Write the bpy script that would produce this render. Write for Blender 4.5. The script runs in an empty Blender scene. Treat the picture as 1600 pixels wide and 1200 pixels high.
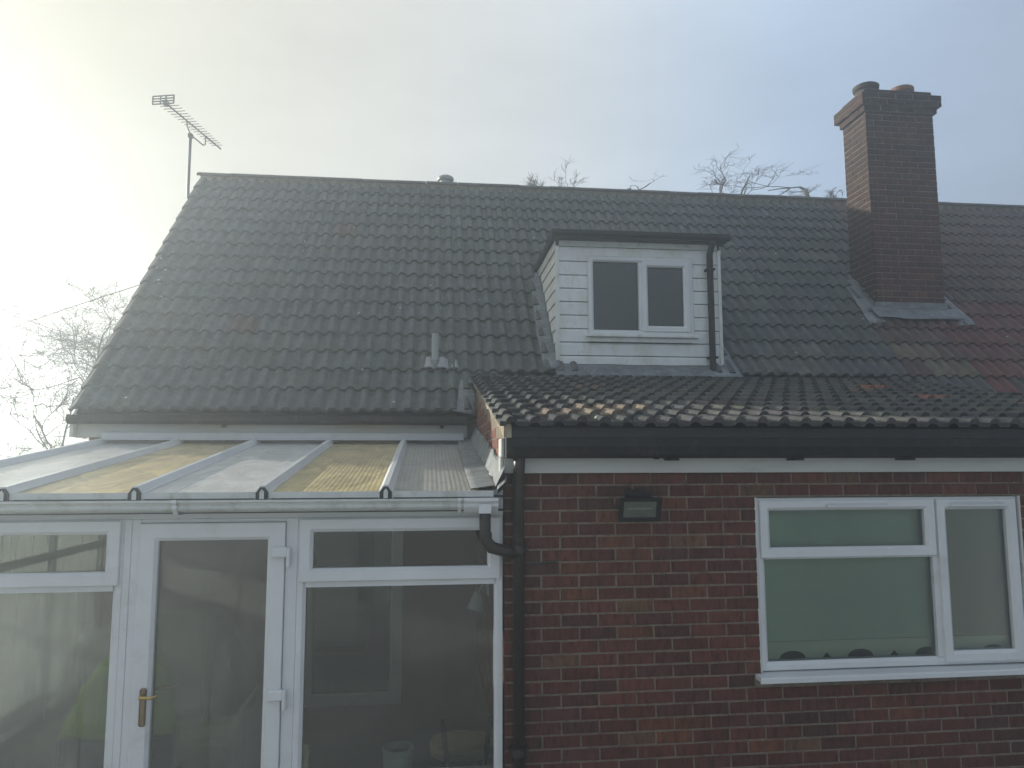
import bpy, math, random
from mathutils import Vector, Matrix, noise
rnd = random.Random(7)
R = math.radians
S = bpy.context.scene
COL = S.collection

# ------------------------------------------------------------ camera, sky, sun, exposure
CAMP = Vector((0, 0, 2.45))
PITCH, YAW, ROLL = R(6.2), R(6.4), R(-.12)
FPX = 1150.0
fwd = Vector((math.sin(YAW)*math.cos(PITCH), math.cos(YAW)*math.cos(PITCH), math.sin(PITCH)))
rgt0 = Vector((math.cos(YAW), -math.sin(YAW), 0)); up0 = rgt0.cross(fwd)
rgt = rgt0*math.cos(ROLL)+up0*math.sin(ROLL); upv = up0*math.cos(ROLL)-rgt0*math.sin(ROLL)
cd = bpy.data.cameras.new('camera'); cam = bpy.data.objects.new('camera', cd); COL.objects.link(cam)
cd.sensor_width = 36; cd.lens = FPX/1600*36; cd.clip_start = .05; cd.clip_end = 500
cam.matrix_world = Matrix(((rgt.x, upv.x, -fwd.x, CAMP.x), (rgt.y, upv.y, -fwd.y, CAMP.y), (rgt.z, upv.z, -fwd.z, CAMP.z), (0, 0, 0, 1)))
S.camera = cam

SUN_AZ, SUN_EL = R(-56), R(14.8)          # azimuth from +Y towards +X
w = bpy.data.worlds.new('World'); S.world = w; w.use_nodes = True
nt = w.node_tree; nt.nodes.clear()
sky = nt.nodes.new('ShaderNodeTexSky'); sky.sky_type = 'NISHITA'; sky.sun_disc = False
sky.sun_elevation = SUN_EL; sky.sun_rotation = SUN_AZ
sky.air_density = 1.0; sky.dust_density = .4; sky.ozone_density = 1.0; sky.altitude = 0
hs = nt.nodes.new('ShaderNodeHueSaturation'); hs.inputs['Saturation'].default_value = .85
bg = nt.nodes.new('ShaderNodeBackground'); bg.inputs['Strength'].default_value = .10
wo = nt.nodes.new('ShaderNodeOutputWorld')
# high mist scattering the sun into a broad aureole, added to the clear sky
tc = nt.nodes.new('ShaderNodeTexCoord'); dp = nt.nodes.new('ShaderNodeVectorMath'); dp.operation = 'DOT_PRODUCT'
dp.inputs[1].default_value = (math.sin(SUN_AZ)*math.cos(SUN_EL), math.cos(SUN_AZ)*math.cos(SUN_EL), math.sin(SUN_EL))
nt.links.new(tc.outputs['Generated'], dp.inputs[0])
mr = nt.nodes.new('ShaderNodeMapRange'); mr.inputs[1].default_value = -1; mr.inputs[2].default_value = 1; nt.links.new(dp.outputs['Value'], mr.inputs[0])
rp_ = nt.nodes.new('ShaderNodeValToRGB'); el_ = rp_.color_ramp.elements
AUR = [(0, (.38, .42, .47)), (.45, (.37, .44, .56)), (.60, (.47, .61, .81)), (.70, (.60, .66, .71)), (.80, (.70, .705, .68)), (.90, (.66, .635, .535)), (.97, (.62, .56, .39)), (1, (.62, .54, .34))]
while len(el_) < len(AUR): el_.new(.5)
for e_, (p_, c_) in zip(el_, AUR): e_.position = p_; e_.color = (*c_, 1)
rp_.color_ramp.interpolation = 'B_SPLINE'
nt.links.new(mr.outputs[0], rp_.inputs[0])
# thin uneven high cloud
cn = nt.nodes.new('ShaderNodeTexNoise'); cn.inputs['Scale'].default_value = 2.2; cn.inputs['Detail'].default_value = 5; cn.inputs['Roughness'].default_value = .55
cm = nt.nodes.new('ShaderNodeMapping'); cm.inputs['Scale'].default_value = (1, 1, 3.2); nt.links.new(tc.outputs['Generated'], cm.inputs[0]); nt.links.new(cm.outputs[0], cn.inputs['Vector'])
cr_ = nt.nodes.new('ShaderNodeMapRange'); cr_.inputs[1].default_value = .3; cr_.inputs[2].default_value = .7; cr_.inputs[3].default_value = 5.5; cr_.inputs[4].default_value = 6.7; nt.links.new(cn.outputs[0], cr_.inputs[0])
vm = nt.nodes.new('ShaderNodeVectorMath'); vm.operation = 'SCALE'; nt.links.new(rp_.outputs[0], vm.inputs[0]); nt.links.new(cr_.outputs[0], vm.inputs['Scale'])
au = nt.nodes.new('ShaderNodeMix'); au.data_type = 'RGBA'; au.blend_type = 'ADD'; au.inputs[0].default_value = 1
hs.inputs['Value'].default_value = .08
nt.links.new(sky.outputs[0], hs.inputs['Color']); nt.links.new(hs.outputs[0], au.inputs[6]); nt.links.new(vm.outputs[0], au.inputs[7]); nt.links.new(au.outputs[2], bg.inputs[0]); nt.links.new(bg.outputs[0], wo.inputs[0])
sd = bpy.data.lights.new('sun', 'SUN'); sun = bpy.data.objects.new('sun', sd); COL.objects.link(sun)
sd.energy = 5.0; sd.angle = R(.8); sd.color = (1, .95, .83)
sdir = Vector((math.sin(SUN_AZ)*math.cos(SUN_EL), math.cos(SUN_AZ)*math.cos(SUN_EL), math.sin(SUN_EL)))
sun.rotation_euler = (-sdir).to_track_quat('-Z', 'Y').to_euler(); sun.location = sdir*50
V = S.view_settings; V.view_transform = 'Standard'; V.look = 'None'; V.exposure = 0.68; V.gamma = 1; V.use_curve_mapping = False
S.render.engine = 'CYCLES'
cy = S.cycles; cy.use_denoising = True; cy.max_bounces = 8; cy.transparent_max_bounces = 24; cy.transmission_bounces = 8
cy.volume_bounces = 1; cy.diffuse_bounces = 4; cy.glossy_bounces = 4; cy.caustics_reflective = False; cy.caustics_refractive = False
cy.sample_clamp_indirect = 4
HAZE = .017

def project(p):
    d = Vector(p)-CAMP; z = d.dot(fwd)
    if z < .1: return None
    return (800+FPX*d.dot(rgt)/z, 600-FPX*d.dot(upv)/z)

# ------------------------------------------------------------ materials
MATS = {}
class NB:
    def __init__(s, name):
        s.m = bpy.data.materials.new(name); s.m.use_nodes = True
        s.t = s.m.node_tree; s.t.nodes.clear(); s.out = s.n('ShaderNodeOutputMaterial')
        MATS[name] = s.m
    def n(s, typ, **kw):
        o = s.t.nodes.new(typ)
        for k, v in kw.items(): setattr(o, k, v)
        return o
    def l(s, a, b): s.t.links.new(a, b)
    def pos(s, scale=(1, 1, 1)):
        g = s.n('ShaderNodeNewGeometry'); mp = s.n('ShaderNodeMapping'); mp.inputs['Scale'].default_value = scale
        s.l(g.outputs['Position'], mp.inputs[0]); return mp.outputs[0]
    def noise(s, scale, detail=4, rough=.6, stretch=(1, 1, 1), dist=0):
        t = s.n('ShaderNodeTexNoise'); t.inputs['Scale'].default_value = scale; t.inputs['Detail'].default_value = detail
        t.inputs['Roughness'].default_value = rough; t.inputs['Distortion'].default_value = dist
        s.l(s.pos(stretch), t.inputs['Vector']); return t.outputs[0]
    def ramp(s, src, stops):
        r = s.n('ShaderNodeValToRGB'); e = r.color_ramp.elements
        while len(e) < len(stops): e.new(.5)
        for el, (p, c) in zip(e, stops):
            el.position = p; el.color = (c, c, c, 1) if isinstance(c, (int, float)) else (*c, 1)
        s.l(src, r.inputs[0]); return r.outputs[0]
    def mix(s, fac, a, b, mode='MIX'):
        x = s.n('ShaderNodeMix', data_type='RGBA', blend_type=mode)
        for i, v in ((0, fac), (6, a), (7, b)):
            if hasattr(v, 'links') or hasattr(v, 'is_linked'): s.l(v, x.inputs[i])
            elif i == 0: x.inputs[0].default_value = v
            else: x.inputs[i].default_value = (*v, 1) if not isinstance(v, (int, float)) else (v, v, v, 1)
        return x.outputs[2]
    def math(s, op, a, b=0):
        x = s.n('ShaderNodeMath', operation=op)
        for i, v in enumerate((a, b)):
            if isinstance(v, (int, float)): x.inputs[i].default_value = v
            else: s.l(v, x.inputs[i])
        return x.outputs[0]
    def bump(s, src, strength=.3, dist=.01):
        b = s.n('ShaderNodeBump'); b.inputs['Strength'].default_value = strength; b.inputs['Distance'].default_value = dist
        s.l(src, b.inputs['Height']); return b.outputs[0]
    def bsdf(s, col, rough=.6, bump=None, spec=.5, metal=0):
        p = s.n('ShaderNodeBsdfPrincipled')
        if isinstance(col, tuple): p.inputs['Base Color'].default_value = (*col, 1)
        else: s.l(col, p.inputs['Base Color'])
        if isinstance(rough, (int, float)): p.inputs['Roughness'].default_value = rough
        else: s.l(rough, p.inputs['Roughness'])
        p.inputs['Specular IOR Level'].default_value = spec; p.inputs['Metallic'].default_value = metal
        if bump is not None: s.l(bump, p.inputs['Normal'])
        s.l(p.outputs[0], s.out.inputs[0]); return p

def simple(name, col, rough=.5, var=.25, scale=6, spec=.5, metal=0, bumps=.15, dirt=None, dirt_at=.62, stretch=(1, 1, 1), bscale=60):
    b = NB(name); n1 = b.noise(scale, 6, .65, stretch)
    f = b.ramp(n1, [(.25, 1-var), (.75, 1+var*.4)])
    c = b.mix(1, col, f, 'MULTIPLY')
    if dirt:
        n2 = b.noise(scale*1.7, 7, .7, stretch, .4)
        c = b.mix(b.ramp(n2, [(dirt_at-.1, 0), (dirt_at+.12, .85)]), c, dirt)
    b.bsdf(c, rough, b.bump(b.noise(bscale, 3), bumps, .004), spec, metal)
    return b.m

def tinted(name, attr_type, kind):
    b = NB(name)
    a = b.n('ShaderNodeAttribute', attribute_type=attr_type, attribute_name='color' if attr_type == 'OBJECT' else 'tint')
    col = a.outputs['Color']
    if kind == 'tile':
        f = b.ramp(b.noise(9, 8, .72), [(.28, .55), (.5, .95), (.74, 1.45)])
        c = b.mix(1, col, f, 'MULTIPLY')
        c = b.mix(b.ramp(b.noise(2.3, 6, .7), [(.50, 0), (.70, .6)]), c, (.11, .118, .082))       # algae
        c = b.mix(b.ramp(b.noise(38, 3, .6), [(.64, 0), (.72, .5)]), c, (.2, .2, .18))              # lichen
        sp = b.n('ShaderNodeTexVoronoi'); sp.inputs['Scale'].default_value = 9; b.l(b.pos(), sp.inputs['Vector'])
        sel = b.n('ShaderNodeSeparateColor'); b.l(sp.outputs['Color'], sel.inputs[0])
        spot = b.math('MULTIPLY', b.math('LESS_THAN', sp.outputs['Distance'], .12), b.math('GREATER_THAN', sel.outputs[0], .93))
        c = b.mix(spot, c, (.42, .43, .41))
        b.bsdf(c, .8, b.bump(b.noise(85, 6, .75), .6, .008), .3)
    else:
        f = b.ramp(b.noise(3.2, 5, .6, (11, 11, 3.5)), [(.3, .5), (.5, 1.0), (.7, 1.35)])
        c = b.mix(1, col, f, 'MULTIPLY')
        c = b.mix(b.ramp(b.noise(70, 5, .7), [(.4, .0), (.75, .35)]), c, (.02, .015, .014))
        c = b.mix(b.ramp(b.noise(1.1, 5, .6), [(.55, 0), (.8, .45)]), c, (.035, .028, .026))
        c = b.mix(b.ramp(b.noise(150, 2, .5), [(.70, 0), (.76, .35)]), c, (.25, .21, .18))
        b.bsdf(c, .85, b.bump(b.noise(140, 5, .7), .55, .004), .3)
    return b.m

tinted('tile', 'OBJECT', 'tile'); tinted('tile_mass', 'GEOMETRY', 'tile')
tinted('brick', 'OBJECT', 'brick'); tinted('brick_mass', 'GEOMETRY', 'brick')
simple('mortar', (.225, .185, .145), .95, .4, 14, .2, bumps=.6, dirt=(.06, .05, .04), bscale=120)
simple('verge_mortar', (.36, .31, .23), .95, .45, 12, .2, bumps=.8, dirt=(.12, .1, .07), bscale=80)
simple('chimney_mortar', (.24, .205, .155), .95, .5, 9, .2, bumps=.6, dirt=(.05, .04, .035), dirt_at=.56, bscale=120)
simple('upvc', (.70, .71, .71), .28, .10, 3, .5, bumps=.02, dirt=(.52, .52, .48), dirt_at=.68)
simple('upvc_grubby', (.62, .63, .61), .4, .16, 4, .5, bumps=.03, dirt=(.36, .36, .30), dirt_at=.6)
simple('fascia_white', (.60, .60, .57), .45, .14, 2, .4, bumps=.04, dirt=(.34, .33, .29), dirt_at=.68, stretch=(.5, 1, 2))
simple('gutter_black', (.008, .009, .010), .5, .4, 8, .3, bumps=.05, dirt=(.05, .05, .045), dirt_at=.62)
simple('pipe_brown', (.022, .016, .014), .4, .4, 8, .5, bumps=.05, dirt=(.06, .055, .05), dirt_at=.64)
simple('felt', (.035, .037, .04), .85, .3, 8, .3)
simple('lead', (.18, .195, .205), .55, .55, 7, .4, bumps=.5, dirt=(.34, .35, .345), dirt_at=.62, bscale=25)
simple('lead_sheet', (.30, .31, .31), .6, .35, 10, .5, bumps=.4, bscale=25)
simple('grey_plastic', (.32, .34, .34), .45, .15, 9)
simple('terracotta', (.20, .085, .05), .85, .3, 12, dirt=(.09, .06, .05), dirt_at=.58)
simple('sooty_clay', (.04, .034, .03), .9, .3, 12)
simple('alu', (.10, .105, .11), .5, .15, 12)
simple('black_metal', (.008, .008, .010), .5, .2, 20, .3)
simple('lamp_reflector', (.36, .35, .28), .35, .3, 20)
simple('brass', (.55, .38, .13), .3, .25, 30, metal=1)
simple('brass_dull', (.27, .2, .12), .42, .3, 30, metal=.9)
simple('bark', (.10, .088, .072), .95, .4, 9, bumps=.5)
simple('ground_grass', (.045, .06, .025), .95, .5, .6, bumps=.6, bscale=20)
simple('bounce_paving', (.38, .37, .34), .85, .3, 1.5)
simple('plaster', (.32, .19, .15), .9, .2, 3)
simple('dark_glassless', (.012, .013, .014), .6, .3, 4)
simple('inner_floor', (.10, .09, .08), .6, .3, 4)
simple('cable', (.03, .03, .03), .6, .1, 9)
simple('hivis', (.68, .95, .05), .7, .15, 10)
simple('navy', (.012, .02, .035), .85, .3, 10)
simple('reflective', (.6, .61, .6), .35, .1, 10)
simple('cream_fabric', (.52, .46, .26), .85, .15, 20)
simple('pale_cloth', (.62, .60, .54), .9, .15, 6)
simple('cream_plastic', (.62, .57, .42), .45, .1, 20)
simple('glaze_grey', (.24, .28, .27), .3, .3, 14)
simple('white_plastic', (.7, .7, .68), .4, .08, 10)
simple('blind_green', (.46, .60, .48), .9, .14, 1.6, .2, stretch=(1.6, 1, .25))
simple('blind_taupe', (.36, .345, .30), .9, .14, 1.6, .2, stretch=(1.6, 1, .25))
simple('hem_green', (.56, .63, .50), .85, .1, 4, .2)
simple('fence_wood', (.36, .32, .24), .9, .3, 4, stretch=(1, 1, .15))
simple('room_dark', (.05, .05, .048), .9, .2, 2)

def cladding():
    b = NB('cladding')
    c = b.mix(b.ramp(b.noise(5, 7, .7, (1, 1, .5)), [(.45, 0), (.76, .65)]), (.74, .75, .74), (.46, .47, .32))
    c = b.mix(b.ramp(b.noise(9, 6, .75, (1.4, 1, .35), .5), [(.58, 0), (.76, .6)]), c, (.26, .27, .13))
    b.bsdf(c, .5, b.bump(b.noise(40, 3), .06, .004), .4)
cladding()

def glass(name, fog=0, white=.25, tint=(.86, .9, .88)):
    b = NB(name)
    tr = b.n('ShaderNodeBsdfTransparent'); tr.inputs[0].default_value = (*tint, 1)
    gl = b.n('ShaderNodeBsdfGlossy'); gl.inputs['Roughness'].default_value = .004; gl.inputs[0].default_value = (1, 1, 1, 1)
    fr = b.n('ShaderNodeFresnel'); fr.inputs[0].default_value = 1.5
    base = tr.outputs[0]
    if fog:
        rf = b.n('ShaderNodeBsdfRefraction'); rf.inputs['IOR'].default_value = 1.12; rf.inputs['Roughness'].default_value = .24
        rf.inputs[0].default_value = (.95, .97, .96, 1)
        df = b.n('ShaderNodeBsdfTranslucent'); df.inputs[0].default_value = (.88, .9, .86, 1)
        dd = b.n('ShaderNodeBsdfDiffuse'); dd.inputs[0].default_value = (.84, .86, .84, 1)
        m0 = b.n('ShaderNodeMixShader'); m0.inputs[0].default_value = .45; b.l(df.outputs[0], m0.inputs[1]); b.l(dd.outputs[0], m0.inputs[2])
        m1 = b.n('ShaderNodeMixShader'); m1.inputs[0].default_value = white; b.l(rf.outputs[0], m1.inputs[1]); b.l(m0.outputs[0], m1.inputs[2])
        big = b.ramp(b.noise(1.5, 2, .4, (1, 1, 1.2)), [(.36, .35), (.52, 1)])
        drip = b.ramp(b.noise(17, 4, .65, (1, 1, .035)), [(.33, .0), (.42, 1)])
        fine = b.ramp(b.noise(90, 2, .6, (1, 1, .04)), [(.2, .75), (.6, 1)])
        mk = b.math('MULTIPLY', b.math('MULTIPLY', big, drip), b.math('MULTIPLY', fine, fog))
        m2 = b.n('ShaderNodeMixShader'); b.l(mk, m2.inputs[0]); b.l(tr.outputs[0], m2.inputs[1]); b.l(m1.outputs[0], m2.inputs[2])
        base = m2.outputs[0]
    mx = b.n('ShaderNodeMixShader'); b.l(fr.outputs[0], mx.inputs[0]); b.l(base, mx.inputs[1]); b.l(gl.outputs[0], mx.inputs[2])
    b.l(mx.outputs[0], b.out.inputs[0])
glass('glass'); glass('glass_fog', .9); glass('glass_mist', .35); glass('glass_haze', .1, .5); glass('glass_steam', 1, .95)

def poly(name, col, stain, amt, rib=.25, rough=.3):
    b = NB(name)
    n1 = b.noise(2.6, 7, .7, (1.6, .7, 1), 1.2)
    c = b.mix(b.ramp(n1, [(.36, 0), (.66, amt)]), col, stain)
    c = b.mix(b.ramp(b.noise(55, 4, .7), [(.6, 0), (.7, .5)]), c, tuple(v*.45 for v in stain))
    c = b.mix(b.ramp(b.noise(8, 5, .7, (1, .5, 1)), [(.72, 0), (.78, .6)]), c, (.1, .09, .06))
    wv = b.n('ShaderNodeTexWave', wave_type='BANDS', bands_direction='X'); wv.inputs['Scale'].default_value = 11
    b.l(b.pos(), wv.inputs['Vector'])
    c = b.mix(b.math('MULTIPLY', wv.outputs['Fac'], .24), c, tuple(v*.45 for v in col))
    bm = b.bump(wv.outputs['Fac'], rib, .006)
    df = b.n('ShaderNodeBsdfDiffuse'); b.l(c, df.inputs[0]); b.l(bm, df.inputs['Normal'])
    tl = b.n('ShaderNodeBsdfTranslucent'); b.l(c, tl.inputs[0])
    m1 = b.n('ShaderNodeMixShader'); m1.inputs[0].default_value = .3; b.l(df.outputs[0], m1.inputs[1]); b.l(tl.outputs[0], m1.inputs[2])
    gl = b.n('ShaderNodeBsdfGlossy'); b.l(b.ramp(b.noise(40, 4, .7), [(.3, rough*.9), (.7, rough*1.7)]), gl.inputs['Roughness']); b.l(bm, gl.inputs['Normal'])
    fr = b.n('ShaderNodeFresnel'); fr.inputs[0].default_value = 1.28
    m2 = b.n('ShaderNodeMixShader'); b.l(fr.outputs[0], m2.inputs[0]); b.l(m1.outputs[0], m2.inputs[1]); b.l(gl.outputs[0], m2.inputs[2])
    b.l(m2.outputs[0], b.out.inputs[0])
poly('poly_opal', (.92, .92, .90), (.48, .48, .43), .85, .2)
poly('poly_yellow', (.92, .72, .28), (.34, .23, .06), 1.0)
poly('poly_clear', (.52, .50, .44), (.30, .28, .23), .9)

# ------------------------------------------------------------ mesh helpers
def tag(o, label=None, cat=None, group=None, kind=None):
    if label: o['label'] = label
    if cat: o['category'] = cat
    if group: o['group'] = group
    if kind: o['kind'] = kind
    return o
WLOC = {}
def wloc(o):
    return WLOC[o.name] if o else Vector((0, 0, 0))
def thing(name, loc, label, cat, group=None):
    o = bpy.data.objects.new(name, None); COL.objects.link(o); o.location = loc; o.empty_display_size = .2
    WLOC[o.name] = Vector(loc); return tag(o, label, cat, group)
def place(o, parent, world):
    """link o so that its world matrix is `world` (parents never rotate)"""
    COL.objects.link(o)
    if parent: o.parent = parent
    o.matrix_basis = Matrix.Translation(-wloc(parent)) @ world
    WLOC[o.name] = world.translation.copy()
    return o

class MB:
    def __init__(s): s.v = []; s.f = []
    def add(s, vs, fs):
        k = len(s.v); s.v += [tuple(v) for v in vs]; s.f += [tuple(i+k for i in f) for f in fs]; return s
    def box(s, x0, x1, y0, y1, z0, z1):
        return s.add([(x0, y0, z0), (x1, y0, z0), (x1, y1, z0), (x0, y1, z0), (x0, y0, z1), (x1, y0, z1), (x1, y1, z1), (x0, y1, z1)],
                     [(0, 3, 2, 1), (4, 5, 6, 7), (0, 1, 5, 4), (1, 2, 6, 5), (2, 3, 7, 6), (3, 0, 4, 7)])
    def tube(s, pts, rad, seg=8, caps=True):
        pts = [Vector(p) for p in pts]; n = len(pts)
        if not isinstance(rad, (list, tuple)): rad = [rad]*n
        prev = None; rings = []
        for i, p in enumerate(pts):
            d = (pts[min(i+1, n-1)]-pts[max(i-1, 0)]).normalized()
            if prev is None:
                a = Vector((0, 0, 1)) if abs(d.z) < .9 else Vector((1, 0, 0)); u = d.cross(a).normalized()
            else:
                u = (prev-d*prev.dot(d)).normalized()
            prev = u; vv = d.cross(u)
            rings.append([p+(u*math.cos(t)+vv*math.sin(t))*rad[i] for t in [2*math.pi*k/seg for k in range(seg)]])
        vs = [q for r in rings for q in r]; fs = []
        for i in range(n-1):
            for k in range(seg):
                a, b = i*seg+k, i*seg+(k+1) % seg; fs.append((a, b, b+seg, a+seg))
        if caps: fs += [tuple(range(seg))[::-1], tuple(range((n-1)*seg, n*seg))]
        return s.add(vs, fs)
    def prism(s, poly, a, b, axis='X'):
        """poly in the two other axes (X: y,z; Y: x,z; Z: x,y), extruded a..b"""
        def pt(p, t): return (t, *p) if axis == 'X' else ((p[0], t, p[1]) if axis == 'Y' else (*p, t))
        n = len(poly); vs = [pt(p, a) for p in poly]+[pt(p, b) for p in poly]
        fs = [tuple(range(n)), tuple(range(n, 2*n))[::-1]]+[(i, i+n, (i+1) % n+n, (i+1) % n) for i in range(n)]
        return s.add(vs, fs)
    def lathe(s, c, prof, seg=20):
        vs = []; fs = []
        for r, z in prof:
            for k in range(seg):
                t = 2*math.pi*k/seg; vs.append((c[0]+r*math.cos(t), c[1]+r*math.sin(t), c[2]+z))
        for i in range(len(prof)-1):
            for k in range(seg):
                a, b = i*seg+k, i*seg+(k+1) % seg; fs.append((a, b, b+seg, a+seg))
        fs += [tuple(range(seg))[::-1], tuple(range((len(prof)-1)*seg, len(prof)*seg))]
        return s.add(vs, fs)
    def loop(s, x0, x1, z0, z1, prof):
        """rectangular mitred frame facing -Y; prof = [(inset, y)...] from outside to inside"""
        vs = []
        for i, y in prof: vs += [(x0+i, y, z0+i), (x1-i, y, z0+i), (x1-i, y, z1-i), (x0+i, y, z1-i)]
        fs = []
        for k in range(len(prof)-1):
            for j in range(4):
                a, b = k*4+j, k*4+(j+1) % 4; fs.append((a, b, b+4, a+4))
        return s.add(vs, fs)
    def build(s, name, mat, parent=None, smooth=False, base=None, bevel=0):
        loc = Vector(base) if base is not None else (wloc(parent) if parent else Vector((0, 0, 0)))
        me = bpy.data.meshes.new(name); me.from_pydata([Vector(v)-loc for v in s.v], [], s.f); me.update()
        import bmesh
        bm = bmesh.new(); bm.from_mesh(me); bmesh.ops.recalc_face_normals(bm, faces=bm.faces)
        if bevel: bmesh.ops.bevel(bm, geom=[e for e in bm.edges if len(e.link_faces) == 2 and e.calc_face_angle(0) > .6], offset=bevel, segments=1, affect='EDGES')
        bm.to_mesh(me); bm.free()
        me.materials.append(MATS[mat])
        if smooth:
            for p in me.polygons: p.use_smooth = True
        o = bpy.data.objects.new(name, me); return place(o, parent, Matrix.Translation(loc))

def raw_mesh(name, vs, fs, mat, smooth=False):
    me = bpy.data.meshes.new(name); me.from_pydata(vs, [], fs); me.update(); me.materials.append(MATS[mat])
    if smooth:
        for p in me.polygons: p.use_smooth = True
    return me

def scr_area(me, mw):
    ps = [project(mw @ Vector(c)) for c in me['bb']] if False else [project(mw @ v.co) for v in (me.vertices[0], me.vertices[len(me.vertices)//2], me.vertices[-1], me.vertices[len(me.vertices)//3])]
    if any(p is None for p in ps): return 0
    cx = sum(p[0] for p in ps)/4; cyy = sum(p[1] for p in ps)/4
    if not (-12 < cx < 1612 and -12 < cyy < 1212): return 0
    dx = max(p[0] for p in ps)-min(p[0] for p in ps); dy = max(p[1] for p in ps)-min(p[1] for p in ps)
    return dx*dy+.001

def pieces(parent, name, mass, cands, cap, mat_mass):
    """cands: (mesh, world matrix, rgb, weight). The `cap` that show largest become objects, the rest one mass."""
    sc = sorted(cands, key=lambda c: -scr_area(c[0], c[1])*c[3])
    rest = []
    for i, (me, mw, col, wt) in enumerate(sc):
        if i < cap and scr_area(me, mw)*wt > 0:
            o = bpy.data.objects.new(name, me); o.color = (*col, 1); place(o, parent, mw)
        else: rest.append((me, mw, col))
    if rest:
        vs = []; fs = []; cols = []; base = wloc(parent)
        for me, mw, col in rest:
            k = len(vs); vs += [mw @ v.co - base for v in me.vertices]; fs += [tuple(i+k for i in p.vertices) for p in me.polygons]
            cols += [(*col, 1)]*len(me.vertices)
        me = raw_mesh(mass, vs, fs, mat_mass)
        at = me.color_attributes.new('tint', 'FLOAT_COLOR', 'POINT')
        at.data.foreach_set('color', [x for c in cols for x in c])
        o = bpy.data.objects.new(mass, me); place(o, parent, Matrix.Translation(base)); o['kind'] = 'stuff'
        return o

# ------------------------------------------------------------ ground
g = MB().add([(-58, -58, 0), (58, -58, 0), (58, 58, 0), (-58, 58, 0)], [(0, 1, 2, 3)]).build('ground', 'ground_grass'); tag(g, kind='structure')

p_ = MB().box(-30, 30, -40, 4.38, -.1, .012).build('bounce_ground', 'bounce_paving'); tag(p_, kind='structure')  # unseen pale ground, added to bounce light upward and grey the glass reflections

# ------------------------------------------------------------ tiles
def tile_meshes(w, length, lift, roll_w, roll_h, lip, count, seed, name):
    r = random.Random(seed); out = []
    for _ in range(count):
        pr = []
        for c in (w*.25, w*.75):
            for t, hh in ((-1, 0), (-.76, .62), (-.3, .96), (.3, .96), (.76, .62), (1, 0)):
                pr.append((c+t*roll_w/2, roll_h*hh))
        pr = [(0.0, 0)]+pr+[(w, 0)]
        vs = []
        j = lambda a: r.uniform(-a, a)
        tw = j(.003); sk = j(.004); n = len(pr)
        for u, h in pr: vs.append((u, j(.002)+sk*(u/w-.5), h+lift+tw*(u/w-.5)))        # tail
        for u, h in pr: vs.append((u, length, h))                                      # head
        for k in range(n): vs.append(vs[k])                                            # lip, its own edge
        for i, (u, h) in enumerate(pr): vs.append((u, vs[i][1]+.002, h*.75+lift-lip))
        fs = []
        for i in range(n-1):
            fs.append((i, i+1, n+i+1, n+i)); fs.append((2*n+i+1, 2*n+i, 3*n+i, 3*n+i+1))
        fs.append((0, n, 3*n)); fs.append((n-1, 4*n-1, 2*n-1)); nt_ = 0
        me = raw_mesh(name, vs, fs, 'tile')
        for k, p in enumerate(me.polygons): p.use_smooth = (k % 2 == 0 and k < 2*(n-1))
        out.append(me)
    return out
TH = R(46.5); EA = Vector((0, 7.0, 2.92)); GA = .297; TW = .28
SV = Vector((0, math.cos(TH), math.sin(TH))); NV = Vector((0, -math.sin(TH), math.cos(TH)))
def main_roof(x, s, h=0): return Vector((x, 0, 0))+EA+SV*s+NV*h
RM = Matrix(((1, 0, 0), (0, SV.y, NV.y), (0, SV.z, NV.z))).to_4x4()
main_tiles = tile_meshes(TW, .372, .034, .090, .037, .032, 4, 3, 'roof_tile')
AE = R(11.7); EE = Vector((0, 4.2, 2.655)); GE = .268
SE = Vector((0, math.cos(AE), math.sin(AE))); NE = Vector((0, -math.sin(AE), math.cos(AE)))
RE = Matrix(((1, 0, 0), (0, SE.y, NE.y), (0, SE.z, NE.z))).to_4x4()
TWE = 4.65/17
ext_tiles = tile_meshes(TWE, .345, .029, .068, .030, .027, 4, 5, 'roof_tile')
def shade(c, lo=.8, hi=1.25):
    k = rnd.uniform(lo, hi); return tuple(v*k*rnd.uniform(.96, 1.04) for v in c)

X0, XP, XR = -3.21, 6.03, 10.51
NROW = 16
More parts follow.
